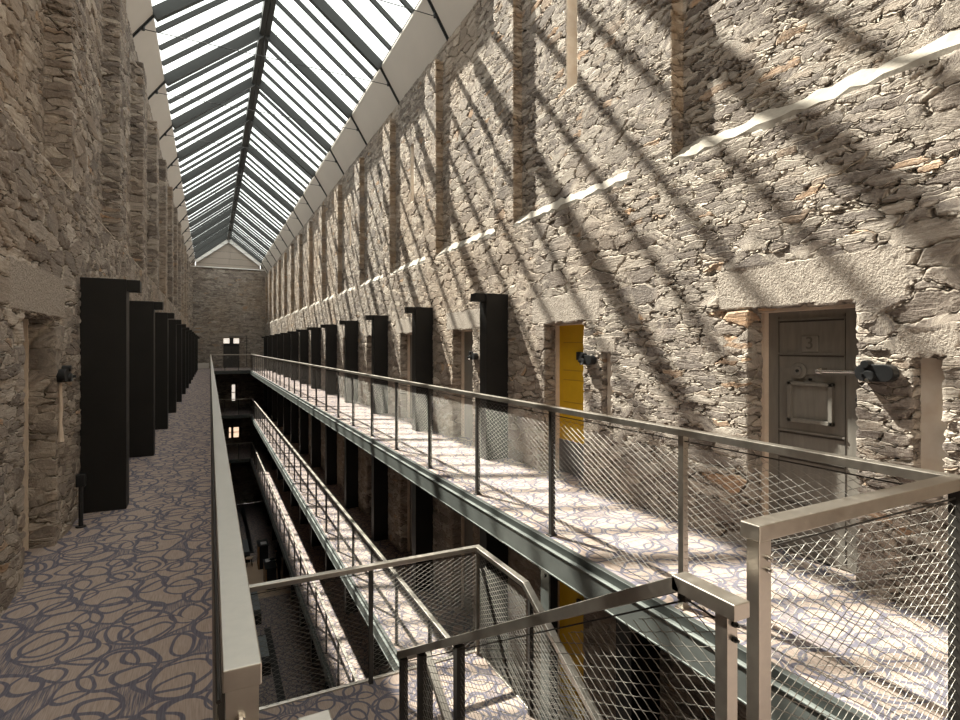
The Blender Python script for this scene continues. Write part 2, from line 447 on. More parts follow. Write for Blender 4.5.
# --- left wall (depth grows towards -x)
reg = []; marks = []; yb = [Y0, Y1]; UL = 1.42
reg.append((Y0, Y1, UL, 99, -XLU))
for n in range(-3, NB):
    y0 = 3.13+2.95*n; yb += [y0, y0+.62]; reg.append((y0, y0+.62, UL, 5.30, -XL))
for n in range(-1, 2):
    d0, d1 = 4.66+2.95*n, 5.49+2.95*n; yb += [d0, d1]
    reg.append((d0, d1, F4, .23, -XL+.30)); marks.append(('lintel', d0-.32, d1+.30, .24, .56))
A = lines([y for y in yb if Y0 <= y <= Y1], dist_step(.019, .075)); Z = lines([F4, UL, 5.30, ZT_L, .23, .56], lambda z: .021)
w = stepped_wall('wall_left', A, Z, -XL, reg, lambda a, z, x: np.stack([-x, a, z], 1), M['stone_left'], .025, marks)
struct(w, 'shaded rubble stone wall on the left with recessed upper bays', 'wall')
A = lines([Y0, Y1], dist_step(.08, .2)); Z = lines([F1, F4], lambda z: .1)
w = stepped_wall('wall_left_lower', A, Z, -XL, [], lambda a, z, x: np.stack([-x, a, z], 1), M['stone_low'], .05)
struct(w, 'brown stone wall of the lower storeys under the left walkway', 'wall')
# --- end wall
bd = (.89, 2.05)
reg = [(bd[0], bd[1], F4, .72, .35), (1.5, 1.74, F3+.5, F3+1.75, .3), (1.3, 1.45, F2+.7, F2+1.5, .3), (1.62, 2.0, F2+.7, F2+1.5, .3)]
marks = [('lintel', .6, 2.4, .73, 1.05)]
A = lines([XLU-.1, XRU+.1]+[r for q_ in reg for r in q_[:2]], lambda t: .07); Z = lines([F1, 6.1]+[r for q_ in reg for r in q_[2:4]], lambda t: .06)
w = stepped_wall('wall_back', A, Z, 0, reg, lambda a, z, x: np.stack([a, Y1+x, z], 1), M['stone_left'], .1, marks)
struct(w, 'distant stone end wall of the hall with a doorway', 'wall')
b = MB(); b.box(XLU-.3, XRU+.4, Y0-.15, Y0, F1, 7.9)
struct(b.build('wall_front', M['soffit']))
# outer leaves close the openings
b = MB(); b.box(XR+.42, XR+.62, Y0, Y1+.5, F1, ZT_R+.1); struct(b.build('wall_right_outer', M['plaster']))
b = MB(); b.box(XL-.62, XL-.42, Y0, Y1+.5, F1, ZT_L+.1); struct(b.build('wall_left_outer', M['plaster']))
b = MB(); b.box(XLU-.3, XRU+.4, Y1+.5, Y1+.65, F1, 6.1); struct(b.build('wall_back_outer', M['plaster']))

# --- sloping lime ledges under the recessed bays
random.seed(3)
def ledge(i, side, y0, y1, z):
    n = max(4, int((y1-y0)/.10)); v = []; f = []
    xo, xi = (XR-.008, XRU-.01) if side > 0 else (XL+.008, XLU-.02)
    for k in range(n+1):
        y = y0+(y1-y0)*k/n; j = random.uniform(-.018, .018); j2 = random.uniform(-.02, .02)
        v += [(xo+.012, y, z-.125), (xo+abs(j)*.4, y, z-.075+j*1.4), ((xo+xi)/2, y, z-.005+j2*.5), (xi, y, z+.07+j2), (xi, y, z-.13)]
    for k in range(n):
        for c in range(5):
            f.append((k*5+c, k*5+(c+1) % 5, (k+1)*5+(c+1) % 5, (k+1)*5+c))
    f += [(0, 1, 2, 3, 4)[::-1], tuple(n*5+c for c in range(5))]
    m = MB(); m.v = v; m.f = f
    o = m.build('trim_%d' % i, M['ledge'] if side > 0 else M['ledge'])
    return struct(o)
ti = 1
for n in range(-2, NB):
    ledge(ti, 1, max(Y0, 4.38+S*n), min(Y1, 3.82+S*(n+1)), UP+.0); ti += 1
for n in range(-1, NB):
    b = MB(); y0 = max(Y0, 3.73+2.95*(n)); y1 = min(Y1, 3.15+2.95*(n+1))
    if y1-y0 > .3:
        b.prism([(XL+.004, y0, UL-.012), (XL+.004, y0, UL+.0), (XLU-.02, y0, UL+.06), (XLU-.02, y0, UL-.012)], (0, y1-y0, 0))
        struct(b.build('trim_%d' % ti, M['ledge_dull'])); ti += 1

# ------------------------------------------------------------------ walkways, floors
def walkway(nm, z, x0, x1, y0, y1, lab):
    b = MB(); b.box(x0, x1, y0, y1, z-.16, z)
    o = b.build(nm, M['carpet']); return struct(o, lab, 'floor')
walkway('floor_right_top', F4, 2.53, XR+.3, Y0, Y1-.0, 'carpeted top walkway on the right, sunlit')
walkway('floor_left_top', F4, XL-.34, VL, Y0, Y1, 'carpeted top walkway on the left with blue ring pattern')
walkway('floor_right_middle', F3, 2.53, XR+.3, Y0, Y1, 'carpeted walkway one storey down on the right')
walkway('floor_right_low', F2, 2.53, XR+.3, Y0, Y1, 'carpeted walkway two storeys down on the right')
walkway('floor_left_middle', F3, XL, VL, Y0, Y1, 'walkway one storey down on the left')
walkway('floor_left_low', F2, XL, VL, Y0, Y1, 'walkway two storeys down on the left')
for nm, z in (('top', F4), ('middle', F3), ('low', F2)):
    walkway('floor_end_'+nm, z, VL+.0, 2.53, 41.0, Y1, 'end landing joining the two walkways')
walkway('floor_near_landing', F4, VL, 2.53, Y0, .98, 'near landing between the two walkways')
walkway('floor_near_middle', F3, VL, 2.53, Y0, .98, 'near landing one storey down')
b = MB(); b.box(XL-.3, XR+.3, Y0, Y1, F1-.2, F1); struct(b.build('floor', M['carpet']), 'carpeted ground floor at the bottom of the atrium', 'floor')
b = MB(); b.box(XL, XR, 28.4, 33.4, F1, F1+.006); struct(b.build('floor_tan_panel', M['tan']), 'pale tan floor area around the reception desk', 'floor')
# plant floor edge: angle + channel per walkway
def edge_beam(i, z, lab):
    t = thing('edge_beam', (2.5, Y0, z), lab, 'beam', 'steel edge beams of the right walkways')
    b = MB(); b.box(2.515, 2.56, Y0, Y1, z-.055, z+.004); b.build('edge_angle', M['edge'], t, bevel=.003)
    b = MB(); b.box(2.490, 2.56, Y0, Y1, z-.250, z-.055); b.box(2.482, 2.49, Y0, Y1, z-.066, z-.055); b.box(2.482, 2.49, Y0, Y1, z-.250, z-.238)
    b.build('channel', M['channel'], t, bevel=.003)
edge_beam(1, F4, 'long grey green steel channel edging the topmost right walkway')
edge_beam(2, F3, 'long steel channel edging the right walkway one storey down')
edge_beam(3, F2, 'long steel channel edging the right walkway two storeys down')
for z, l in ((F4, 'steel beam across the far end landing at the top level'), (F3, 'steel beam across the far end landing one storey down'), (F2, 'steel beam across the far end landing two storeys down')):
    b = MB(); b.box(VL, 2.47, 40.93, 41.0, z-.22, z+.004); tag(b.build('edge_beam', M['edge'], origin=(VL, 40.93, z-.22)), l, 'beam')
for z, l in ((F4, 'steel fascia beam under the left balustrade, top level'),):
    b = MB(); b.box(VL-.002, VL+.03, .98, 40.93, z-.24, z-.002); tag(b.build('edge_beam', M['edge'], origin=(VL, .98, z-.24)), l, 'beam')

# ------------------------------------------------------------------ railings
def mesh_wires(mb, p0, p1, z0a, z0b, z1a, z1b, w=.085, h=.042, r=.0017, seg=4, wave=0.0):
    """diamond cable mesh filling the quad between p0 (bottom z0a, top z1a) and p1 (bottom z0b, top z1b)"""
    P0 = Vector((p0[0], p0[1], 0)); P1 = Vector((p1[0], p1[1], 0)); L = (P1-P0).length; d = (P1-P0)/L; nrm = Vector((-d.y, d.x, 0))
    if wave:  # knotted pair wires: zigzag between ferrules
        k = h/w
    sl = h/w
    bot = lambda s: z0a+(z0b-z0a)*s/L
    top = lambda s: z1a+(z1b-z1a)*s/L
    for sg in (1, -1):
        # line z = c + sg*sl*s
        cmin = min(min(z0a, z0b)-sl*L, min(z0a, z0b)); cmax = max(max(z1a, z1b), max(z1a, z1b)+sl*L)
        c = math.floor((cmin-2)/h)*h + (h/2 if sg < 0 else 0)
        while c < cmax:
            # clip to bottom/top
            lo, hi = 0.0, L
            for (fa, fb, s_) in ((z0a, z0b, 1), (z1a, z1b, -1)):
                # s_*(c+sg*sl*s - (fa+(fb-fa)*s/L)) >= 0
                aa = s_*(sg*sl-(fb-fa)/L); bb = s_*(c-fa)
                if abs(aa) < 1e-9:
                    if bb < 0: lo, hi = 1, 0
                elif aa > 0: lo = max(lo, -bb/aa)
                else: hi = min(hi, -bb/aa)
            if hi-lo > .01:
                pt = lambda s, o=0: tuple(P0+d*s+nrm*o*.0015+Vector((0, 0, c+sg*sl*s)))
                if not wave:
                    mb.tube([pt(lo, sg), pt(hi, sg)], r, seg)
                else:
                    # kinks at every crossing
                    st = w/2; pts = [Vector(pt(lo, sg))]
                    k = math.ceil(lo/st+.01)
                    s = k*st
                    while s < hi-.004:
                        for q, e in ((-.30, -sg*.0028), (.30, sg*.0028)):
                            ss = s+q*st*.5
                            if lo < ss < hi: pts.append(Vector(pt(ss, sg))+Vector((0, 0, e*wave)))
                        s += st
                    pts.append(Vector(pt(hi, sg)))
                    mb.tube(pts, r, seg)
            c += h
    return mb

def railing(label, x, ys, floor, post_mat='dark_steel', height=1.1, group=None, near_posts=()):
    """straight guard along y at x"""
    top = floor+height
    t = thing('guard_railing', (x, ys[0], floor), label, 'railing', group)
    b = MB(); b.box(x-.03, x+.03, ys[0]-.03, ys[-1]+.03, top-.042, top); b.build('handrail', M['steel'], t, bevel=.003)
    b = MB()
    b.tube([(x, ys[0], top-.075), (x, ys[-1], top-.075)], .004, 6); b.tube([(x, ys[0], floor+.05), (x, ys[-1], floor+.05)], .003, 6)
    b.build('border_cable', M['dark_steel'], t)
    for i, y in enumerate(ys):
        b = MB(); b.box(x-.012, x+.03, y-.02, y+.02, floor, top-.042)
        b.box(x-.03, x+.045, y-.03, y+.03, floor, floor+.01)
        b.build('post', M['steel'] if i in near_posts else M[post_mat], t)
    for a, c in zip(ys[:-1], ys[1:]):
        m = MB(); mesh_wires(m, (x, a), (x, c), floor+.05, floor+.05, top-.075, top-.075, seg=4 if a < 12 else 3, r=.0011 if a < 3.9 else (.0008 if a < 8 else .00065))
        m.build('mesh_panel', M['bright_wire'], t)
    return t
YS = [1.08]+[2.483+1.444*k for k in range(0, 27)]+[41.0]
railing('steel and cable mesh railing along the sunlit top right walkway', 2.6, YS, F4, near_posts=(1,))
YS3 = [1.04+1.444*k for k in range(0, 28)]+[41.0]
railing('mesh railing along the right walkway one storey down', 2.6, YS3, F3)
railing('mesh railing along the lowest right walkway, two storeys down', 2.6, YS3[6:], F2)

# left balustrade with broad flat cap
t = thing('balustrade', (.045, .94, F4), 'long left balustrade with a broad flat stainless cap', 'railing')
b = MB(); b.box(.017, .074, .935, 41.0, -.5-.035, -.5); b.build('cap_rail', M['steel'], t, bevel=.002)
for k in range(28):
    y = .965+1.444*k
    b = MB(); b.box(.022, .07, y-.024, y+.024, F4-.2, -.535); p = b.build('post', M['steel'] if k == 0 else M['dark_steel'], t)
    if k == 0:
        b = MB(); b.tube([(.042, y-.024, -.585), (.042, y-.032, -.585)], .009, 10); b.tube([(.042, y-.032, -.585), (.042, y-.040, -.585)], .005, 10)
        b.build('bolt', M['chrome'], p)
for k in range(28):
    a = .965+1.444*k; c = min(a+1.444, 41)
    if c-a > .2:
        m = MB(); mesh_wires(m, (.012, a), (.012, c), F4+.05, F4+.05, -.57, -.57, seg=3, r=.0009); m.build('mesh_panel', M['bright_wire'], t)
m = MB(); m.tube([(.012, .96, -.56), (.012, 41, -.56)], .004, 6); m.build('border_cable', M['dark_steel'], t)

# end landing rails
for z, l in ((F4, 'slim railing across the far landing at the top level, before the end door'),
             (F3, 'slim railing across the far landing one storey down'), (F2, 'slim railing across the far landing two storeys down')):
    t = thing('landing_railing', (VL, 40.97, z), l, 'railing', 'railings across the far end landings')
    b = MB(); b.box(VL+.01, 2.565, 40.94, 41.0, z+1.055, z+1.1); b.build('handrail', M['steel'], t)
    for x in (VL+.05, .9, 1.74, 2.54):
        b = MB(); b.box(x-.02, x+.02, 40.95, 40.99, z, z+1.055); b.build('post', M['dark_steel'], t)
    m = MB(); mesh_wires(m, (VL, 40.97), (2.58, 40.97), z+.05, z+.05, z+1.03, z+1.03, seg=3, r=.0015); m.build('mesh_panel', M['bright_wire'], t)

# near cross guard closing the stairwell
t = thing('cross_guard', (2.0, 1.07, F4), 'near stainless guard rail with bolted post joining the right walkway railing', 'railing')
b = MB(); b.bar((1.372, 1.062, -.523), (2.568, 1.10, -.523), .062, .046); b.build('handrail', M['steel'], t, bevel=.003)
b = MB(); b.box(1.378, 1.43, 1.036, 1.078, F4-.22, -.546); p = b.build('post', M['steel'], t, bevel=.003)
for z in (-.595, -.628):
    b = MB(); b.tube([(1.412, 1.036, z), (1.412, 1.028, z)], .0085, 12); b.tube([(1.412, 1.028, z), (1.412, 1.020, z)], .005, 10)
    b.build('bolt', M['chrome'], p)
b = MB(); b.box(2.60, 2.66, 1.06, 1.13, F4, -.546); b.build('post', M['dark_steel'], t, bevel=.003)
b = MB(); b.tube([(1.43, 1.07, -.585), (2.6, 1.10, -.585)], .0035, 6); b.build('border_cable', M['dark_steel'], t)
m = MB(); mesh_wires(m, (1.436, 1.064), (2.6, 1.098), F4-.1, F4-.1, -.60, -.60, w=.075, h=.042, r=.0013, seg=6, wave=.4); m.build('mesh_panel', M['bright_wire'], t)

# ------------------------------------------------------------------ stair with half landing
HL = -3.12
SL = .583
st = thing('staircase', (1.28, 4.0, HL), 'carpeted steel staircase with a half landing crossing the atrium', 'stairs')
b = MB(); b.box(.10, 2.47, 3.83, 5.06, HL-.06, HL); b.build('landing_platform', M['carpet'], st)
b = MB(); b.box(.10, 2.47, 5.06, 5.10, HL-.22, HL+.012); b.box(.10, 2.47, 3.83, 5.06, HL-.2, HL-.06); b.box(2.455, 2.475, 3.83, 5.06, HL-.2, HL+.012); b.build('landing_frame', M['steel'], st, bevel=.003)
def flight(x0, x1, ya, za, yb_, zb_, n):
    for k in range(n):
        y = ya+(yb_-ya)*(k+.5)/n; z = za+(zb_-za)*(k+1)/(n+1) if True else 0
        dy = abs(yb_-ya)/n
        b = MB(); b.box(x0, x1, y-dy/2-.01, y+dy/2+.01, z-.05, z); b.build('tread', M['carpet'], st)
    for x in (x0-.02, x1+.02):
        b = MB(); b.bar((x, ya, za-.10), (x, yb_, zb_-.10), .025, .26); b.build('stringer', M['channel'], st)
flight(.22, 1.16, 1.02, F4, 3.83, HL, 9)
flight(1.42, 2.40, 3.83, HL, 1.15, F3, 9)

def post_box(x, y, z0, z1, s=.042): return MB().box(x-s/2, x+s/2, y-s/2, y+s/2, z0, z1)
# upper flight inner rail + U-turn + lower flight inner rail
t = thing('stair_railing', (1.25, 1.1, F4), 'stainless stair handrail running down the middle of the stairwell, mesh infill', 'railing')
xa = 1.245; ytop = 1.19; ybot = 3.80
ztop = -.69; zbot = ztop-(ybot-ytop)*SL
b = MB(); b.box(xa-.03, xa+.03, .985, ytop+.012, ztop-.022, ztop+.022); b.build('handrail_end', M['steel'], t, bevel=.003)
b = MB(); b.bar((xa, ytop-.01, ztop+.003), (xa, ybot+.03, zbot-.015), .06, .044); b.build('handrail', M['steel'], t, bevel=.003)
b = MB(); b.box(xa-.03, xa+.20, ybot-.02, ybot+.05, zbot-.04, zbot+.008); b.build('turn_piece', M['steel'], t, bevel=.003)
xb = 1.42
b = MB(); b.bar((xb, ybot+.02, zbot-.01), (xb, 1.15, zbot-.01-(ybot+.02-1.15)*SL), .055, .044); b.build('lower_handrail', M['steel'], t, bevel=.003)
b = post_box(xa, 1.035, F4-.15, ztop-.022, .04); p = b.build('post', M['steel'], t, bevel=.002)
for z in (-.735, -.775):
    b = MB(); b.tube([(xa+.003, 1.015, z), (xa+.003, 1.006, z)], .008, 12); b.tube([(xa+.003, 1.006, z), (xa+.003, .998, z)], .0045, 10); b.build('bolt', M['iron'], p)
def inner_z(y): return ztop-(y-ytop)*SL
for y in (3.78, 3.40, 2.80):
    zz = inner_z(y)-.03
    b = post_box(xa, y, max(HL-.3, zz-1.25) if y < 3.6 else HL-.05, zz, .05); b.build('post', M['dark_steel'], t)
for y in (3.72, 2.6, 1.5):
    zz = zbot-.01-(ybot+.02-y)*SL-.03
    b = post_box(xb, y, zz-1.0, zz, .04); b.build('lower_post', M['dark_steel'], t)
b = MB(); b.tube([(xa, 1.06, ztop-.055), (xa, 1.17, ztop-.045), (xa, ybot, inner_z(ybot)-.06)], .0032, 6)
b.build('border_cable', M['dark_steel'], t)
m = MB(); mesh_wires(m, (xa, 1.06), (xa, ybot), ztop-1.15, inner_z(ybot)-1.0, ztop-.06+.05, inner_z(ybot)-.075, w=.09, h=.042, r=.0014, seg=6, wave=.4); m.build('mesh_panel', M['bright_wire'], t)
b = MB(); b.box(xa-.012, xa+.012, 1.165, 1.195, ztop-.05, ztop-.022); b.build('cable_clip', M['dark_steel'], t)

# half landing guard + lower flight outer rail
t = thing('landing_guard', (.1, 5.03, HL), 'mesh guard railing around the half landing below, bending down with the stair', 'railing')
GZ = HL+1.1; gx = 2.44
b = MB(); b.bar((.10, 5.03, GZ-.022), (gx+.03, 5.03, GZ-.022), .06, .044); b.build('handrail', M['steel'], t, bevel=.003)
b = MB(); b.bar((gx, 5.0, GZ-.022), (gx, 4.07, GZ-.022), .06, .044); b.build('side_handrail', M['steel'], t, bevel=.003)
b = MB(); b.bar((gx, 4.08, GZ-.022), (gx, 1.3, GZ-.022-2.78*SL), .06, .044); b.build('sloping_handrail', M['steel'], t, bevel=.003)
for x in (.14, 1.34): post_box(x, 5.03, HL, GZ-.044, .035).build('post', M['dark_steel'], t)
post_box(gx, 5.03, HL, GZ-.044, .035).build('post', M['steel'], t)
for y in (4.0,): post_box(gx, y, HL-.2, GZ-.08, .035).build('post', M['dark_steel'], t)
for y in (2.7, 1.35): post_box(gx, y, GZ-(4.08-y)*SL-1.15, GZ-(4.08-y)*SL-.04, .035).build('post', M['dark_steel'], t)
b = MB(); b.tube([(.12, 5.03, GZ-.075), (gx, 5.03, GZ-.075), (gx, 4.07, GZ-.075), (gx, 1.3, GZ-.075-2.77*SL)], .0035, 6); b.build('border_cable', M['dark_steel'], t)
m = MB(); mesh_wires(m, (.12, 5.03), (1.34, 5.03), HL+.04, HL+.04, GZ-.075, GZ-.075, r=.0013); m.build('mesh_panel', M['bright_wire'], t)
m = MB(); mesh_wires(m, (1.34, 5.03), (gx, 5.03), HL+.04, HL+.04, GZ-.075, GZ-.075, r=.0013); m.build('mesh_panel', M['bright_wire'], t)
m = MB(); mesh_wires(m, (gx, 5.03), (gx, 4.07), HL+.04, HL+.04, GZ-.075, GZ-.075, r=.0013); m.build('mesh_panel', M['bright_wire'], t)
m = MB(); mesh_wires(m, (gx, 4.0), (gx, 1.4), HL-.05, HL-.05-2.6*SL, GZ-.11, GZ-.11-2.6*SL, w=.09, r=.0013); m.build('mesh_panel', M['bright_wire'], t)

# left stair handrail, beside the balustrade
t = thing('wall_side_stair_rail', (.17, 1.0, F4), 'short stainless handrail end at the foot of the left balustrade', 'railing')
b = MB(); b.box(.144, .203, .70, 1.06, -.727, -.684); b.build('handrail', M['steel'], t, bevel=.003)
b = MB(); b.box(.075, .20, 1.06, 1.10, -.76, -.735); b.build('bracket', M['dark_steel'], t)
b = post_box(.174, .80, F4, -.727, .04); b.build('post', M['steel'], t)

# ------------------------------------------------------------------ black steel fins
def fin(side, y, z, label, group, name='steel_fin', stub=True, hh=2.36):
    x0, x1 = (3.50, XR) if side > 0 else (-.742, XL)
    t = thing(name, ((x0+x1)/2, y, z), label, 'steel column', group)
    b = MB()
    # shallow box section: plate with slim return flanges
    b.box(x0, x1, y, y+.22, z, z+hh); b.build('column_plate', M['black'], t, bevel=.004)
    if stub:
        xs = (3.34, 3.50) if side > 0 else (-.742, -.63)
        b = MB(); b.box(xs[0], xs[1], y+.03, y+.19, z+hh-.115, z+hh-.002); b.build('top_bracket', M['black'], t, bevel=.003)
    return t
for k in range(13):
    fin(1, 6.92+S*k, F4, '%s tall black steel fin standing on the top right walkway' % (ORD[k]), 'black fins on the top right walkway')
for k in range(13):
    fin(-1, 6.42+2.95*k, F4, '%s tall black steel fin against the shaded left wall' % (ORD[k]), 'black fins along the left wall', hh=2.27)
for k in range(-1, 13):
    fin(1, 6.92+S*k, F3, '%s black steel fin on the right walkway one storey down' % ORD[k+1], 'black fins one storey down', hh=2.80, stub=False)
for k in range(0, 13):
    fin(1, 6.92+S*k, F2, '%s black steel fin on the lowest right walkway' % ORD[k], 'black fins two storeys down', hh=2.80, stub=False)
for k in range(1, 12):
    fin(1, 6.92+S*k, F1, '%s black column on the ground floor under the right walkway' % ORD[k-1], 'columns on the ground floor', hh=4.25, stub=False)
# slab support at the stair
t = thing('steel_column', (2.59, 3.93, F3), 'grey steel support with a bolt under the top right walkway, by the yellow door below', 'column')
b = MB(); b.box(2.55, 2.63, 3.87, 3.875, F3, F4-.26); b.box(2.555, 2.625, 3.875, 3.985, F3, F4-.26); b.build('black_web', M['black'], t)
b = MB(); b.box(2.535, 2.55, 3.86, 3.99, F3, F4-.26); p = b.build('face_plate', M['channel'], t, bevel=.002)
b = MB(); b.tube([(2.535, 3.92, F4-.33), (2.525, 3.92, F4-.33)], .012, 8); b.build('bolt', M['iron'], p)

# ------------------------------------------------------------------ doors
def door(idx, y0, y1, z, mat, label, detail=None, h=1.9, xo=XR+.215):
    y0 += .01; y1 -= .01
    o = thing('door_%d' % idx, (xo, (y0+y1)/2, z), label, 'door', None, 'structure')
    b = MB(); b.box(xo, xo+.05, y0, y1, z+.01, z+h+.03); leaf = b.build('door_leaf', M[mat], o)
    # plaster casing on the far jamb and head
    b = MB(); b.box(XR+.165, xo+.05, y1-.02, y1+.02, z, z+h+.02); b.box(XR+.12, xo+.05, y0-.03, y1, z+h-.025, z+h+.02); b.build('jamb_plaster', M['plaster'], o)
    return o, leaf
def groove_set(leaf, xo, y0, y1, z, zs, mat):
    for zz in zs:
        b = MB(); b.box(xo-.003, xo+.002, y0+.10, y1-.16, zz-.004, zz+.006); b.build('board_line', mat, leaf)
di = 1
xo = XR+.215
# near grey cell door
y0, y1 = DOOR_Y(0)
o, leaf = door(di, y0, y1, F4, 'door_grey', 'old grey studded cell door nearest the camera in the right wall'); di += 1
for zz, d in ((.205, .01), (-.06, .01), (-.66, .012), (-.86, .01), (-1.2, .01)):
    b = MB(); b.box(xo-.006, xo, 2.38, 2.87, zz-d/2-.008, zz+d/2-.008); b.build('ledger_strip', M['door_line'], leaf)
    b = MB(); b.box(xo-.012, xo, 2.37, 2.88, zz+.003, zz+.016); b.build('ledger_strip', M['door_grey'], leaf)
for yy in (2.37, 2.88):
    b = MB(); b.box(xo-.004, xo, yy-.0015, yy+.0015, F4+.05, .24); b.build('board_line', M['door_line'], leaf)
# number tile with 3
b = MB(); b.box(xo-.012, xo, 2.56, 2.69, -.035, .085); tile = b.build('number_plate', M['door_grey'], leaf, bevel=.004)
cur = bpy.data.curves.new('numeral', 'FONT'); cur.body = '3'; cur.size = .13; cur.extrude = .003; cur.align_x = 'CENTER'; cur.align_y = 'CENTER'
tmp = bpy.data.objects.new('numeral', cur); COL.objects.link(tmp)
bpy.context.view_layer.update()
me = bpy.data.meshes.new_from_object(tmp.evaluated_get(bpy.context.evaluated_depsgraph_get())); bpy.data.objects.remove(tmp)
me.materials.append(M['door_dim'])
num = bpy.data.objects.new('numeral', me); COL.objects.link(num); num.parent = tile
num.matrix_world = Matrix(((0, 0, -1, xo-.013), (-1, 0, 0, 2.625), (0, 1, 0, .025), (0, 0, 0, 1)))
# roundel
b = MB(); b.tube([(xo-.018, 2.71, -.182), (xo, 2.71, -.182)], .062, 28); rd = b.build('roundel', M['door_grey'], leaf, bevel=.003)
b = MB(); b.tube([(xo-.028, 2.71, -.182), (xo-.018, 2.71, -.182)], .034, 24); b.build('roundel_boss', M['door_grey'], rd, bevel=.003)
b = MB(); b.tube([(xo-.034, 2.71, -.182), (xo-.028, 2.71, -.182)], .012, 12); b.build('peephole', M['iron'], rd)
b = MB(); b.box(xo-.010, xo, 2.30, 2.86, -.205, -.165); b.build('bolt_backplate', M['door_grey'], leaf)
b = MB(); b.tube([(xo-.05, 2.53, -.178), (xo-.05, 2.20, -.170)], .013, 12); b.box(xo-.06, xo, 2.50, 2.53, -.20, -.155); b.tube([(xo-.05, 2.545, -.178), (xo-.05, 2.515, -.178)], .02, 12)
b.build('sliding_bolt', M['chrome'], leaf)
b = MB()
b.box(xo-.035, xo, 2.443, 2.789, -.292, -.265); b.box(xo-.035, xo, 2.443, 2.789, -.575, -.545); b.box(xo-.035, xo, 2.443, 2.475, -.575, -.265); b.box(xo-.035, xo, 2.757, 2.789, -.575, -.265)
fr = b.build('hatch_frame', M['door_grey'], leaf, bevel=.003)
b = MB(); b.box(xo-.016, xo, 2.475, 2.757, -.545, -.292); b.build('hatch_flap', M['door_grey'], fr)
for yy in (2.46, 2.77):
    for zz in (-.279, -.56):
        b = MB(); b.tube([(xo-.042, yy, zz), (xo-.035, yy, zz)], .004, 8); b.build('screw', M['door_line'], fr)
b = MB(); b.tube([(xo-.02, 2.62, -.245), (xo, 2.62, -.245)], .010, 10); b.build('stud', M['iron'], leaf)
# other doors on the top walkway
for n in range(1, 6):
    y0, y1 = DOOR_Y(n)
    if n == 1: o, leaf = door(di, y0, y1, F4, 'yellow', 'bright yellow cell door with grey kick plate in the upper right wall')
    else: o, leaf = door(di, y0, y1, F4, 'door_grey', 'grey cell door in the upper right wall, %s from the camera' % ORD[n])
    di += 1
    if n == 1:
        b = MB(); b.box(xo-.006, xo, y0+.02, y1-.02, F4+.01, F4+.42); b.build('kick_plate', M['kick'], leaf)
        for zz in (.05, -.30, -.42, -.70, -.95):
            b = MB(); b.box(xo-.004, xo, y0+.10, y1-.12, zz, zz+.012); b.build('panel_moulding', M['yellow_dark'], leaf, bevel=.002)
        b = MB(); b.box(xo-.03, xo, y0+.12, y0+.40, -.16, -.06); b.build('lock_case', M['iron'], leaf)
        b = MB(); b.tube([(xo-.034, y0+.30, -.11), (xo-.03, y0+.30, -.11)], .022, 12); b.build('lock_disc', M['chrome'], leaf)
for n in range(1, 6):
    y0, y1 = DOOR_Y(n)
    o, leaf = door(di, y0, y1, F3, 'yellow' if n == 1 else 'door_grey', 'yellow cell door one storey down, seen below the top walkway' if n == 1 else 'cell door one storey down in the right wall, %s from the camera' % ORD[n]); di += 1
    if n == 1:
        b = MB(); b.box(xo-.03, xo, y0+.12, y0+.40, F3+1.44, F3+1.54); b.build('lock_case', M['iron'], leaf)
# closed doors behind the left wall openings
for n in range(0, 2):
    d0, d1 = 4.66+2.95*n, 5.49+2.95*n
    o = thing('door_%d' % di, (XL-.25, d0+.4, F4), 'cell door set deep in the left wall beyond the plastered jamb' if n == 0 else 'cell door deep in the left wall behind the nearest fin', 'door', None, 'structure'); di += 1
    b = MB(); b.box(XL-.27, XL-.22, d0, d1, F4, .2); b.build('door_leaf', M['door_grey'], o)
    b = MB(); b.box(XL-.27, XL-.17, d1-.035, d1+.01, F4, .22); b.build('jamb_plaster', M['plaster'], o)

# ------------------------------------------------------------------ lock devices on the walls
def lock_device(y, z, label, chrome=True, x=XR-.05, sgn=1):
    t = thing('cell_lock', (x, y, z), label, 'lock', 'black cell locks on the walls')
    q = lambda dx: x+sgn*dx
    pts = []
    for k in range(24):
        a = 2*PI*k/24; cx = -.065 if math.cos(a) > 0 else .05
        pts.append((x-.03*sgn, y-(.055*math.cos(a))+(-.06 if math.cos(a) > 0 else .06), z+.055*math.sin(a)))
    b = MB(); b.prism(pts, (.075*sgn, 0, 0)); b.build('lock_body', M['iron'], t, bevel=.004)
    b = MB(); b.tube([(q(-.045), y+.045, z+.055), (q(.02), y+.045, z+.055)], .026, 14); b.tube([(q(-.055), y+.02, z-.02), (q(.02), y+.02, z-.02)], .035, 16)
    b.build('lock_boss', M['iron'], t, bevel=.003)
    for dy, dz in ((.055, -.012), (.015, -.045)):
        b = MB(); b.tube([(q(-.075), y+dy, z+dz), (q(-.05), y+dy, z+dz)], .012, 10); b.build('key_barrel', M['chrome' if dz < -.03 else 'iron'], t)
    return t
lock_device(2.03, -.165, 'large black lock box on the stone beside the nearest grey door')
lock_device(5.02, -.145, 'black lock box on the stone beside the upper yellow door')
lock_device(8.00, -.15, 'black lock box beside the grey door past the yellow one')
lock_device(5.62, -.235, 'black lock box on the shaded left wall', x=XL+.03, sgn=-1)
b = MB(); b.box(XR+.12, XR+.20, 2.195, 2.245, -.44, -.31); b.tube([(XR+.16, 2.22, -.36), (XR+.10, 2.22, -.36)], .022, 12)
tag(b.build('padlock', M['iron'], origin=(XR+.16, 2.22, -.44), bevel=.004), 'small black keep with chrome catch on the near door jamb', 'lock')
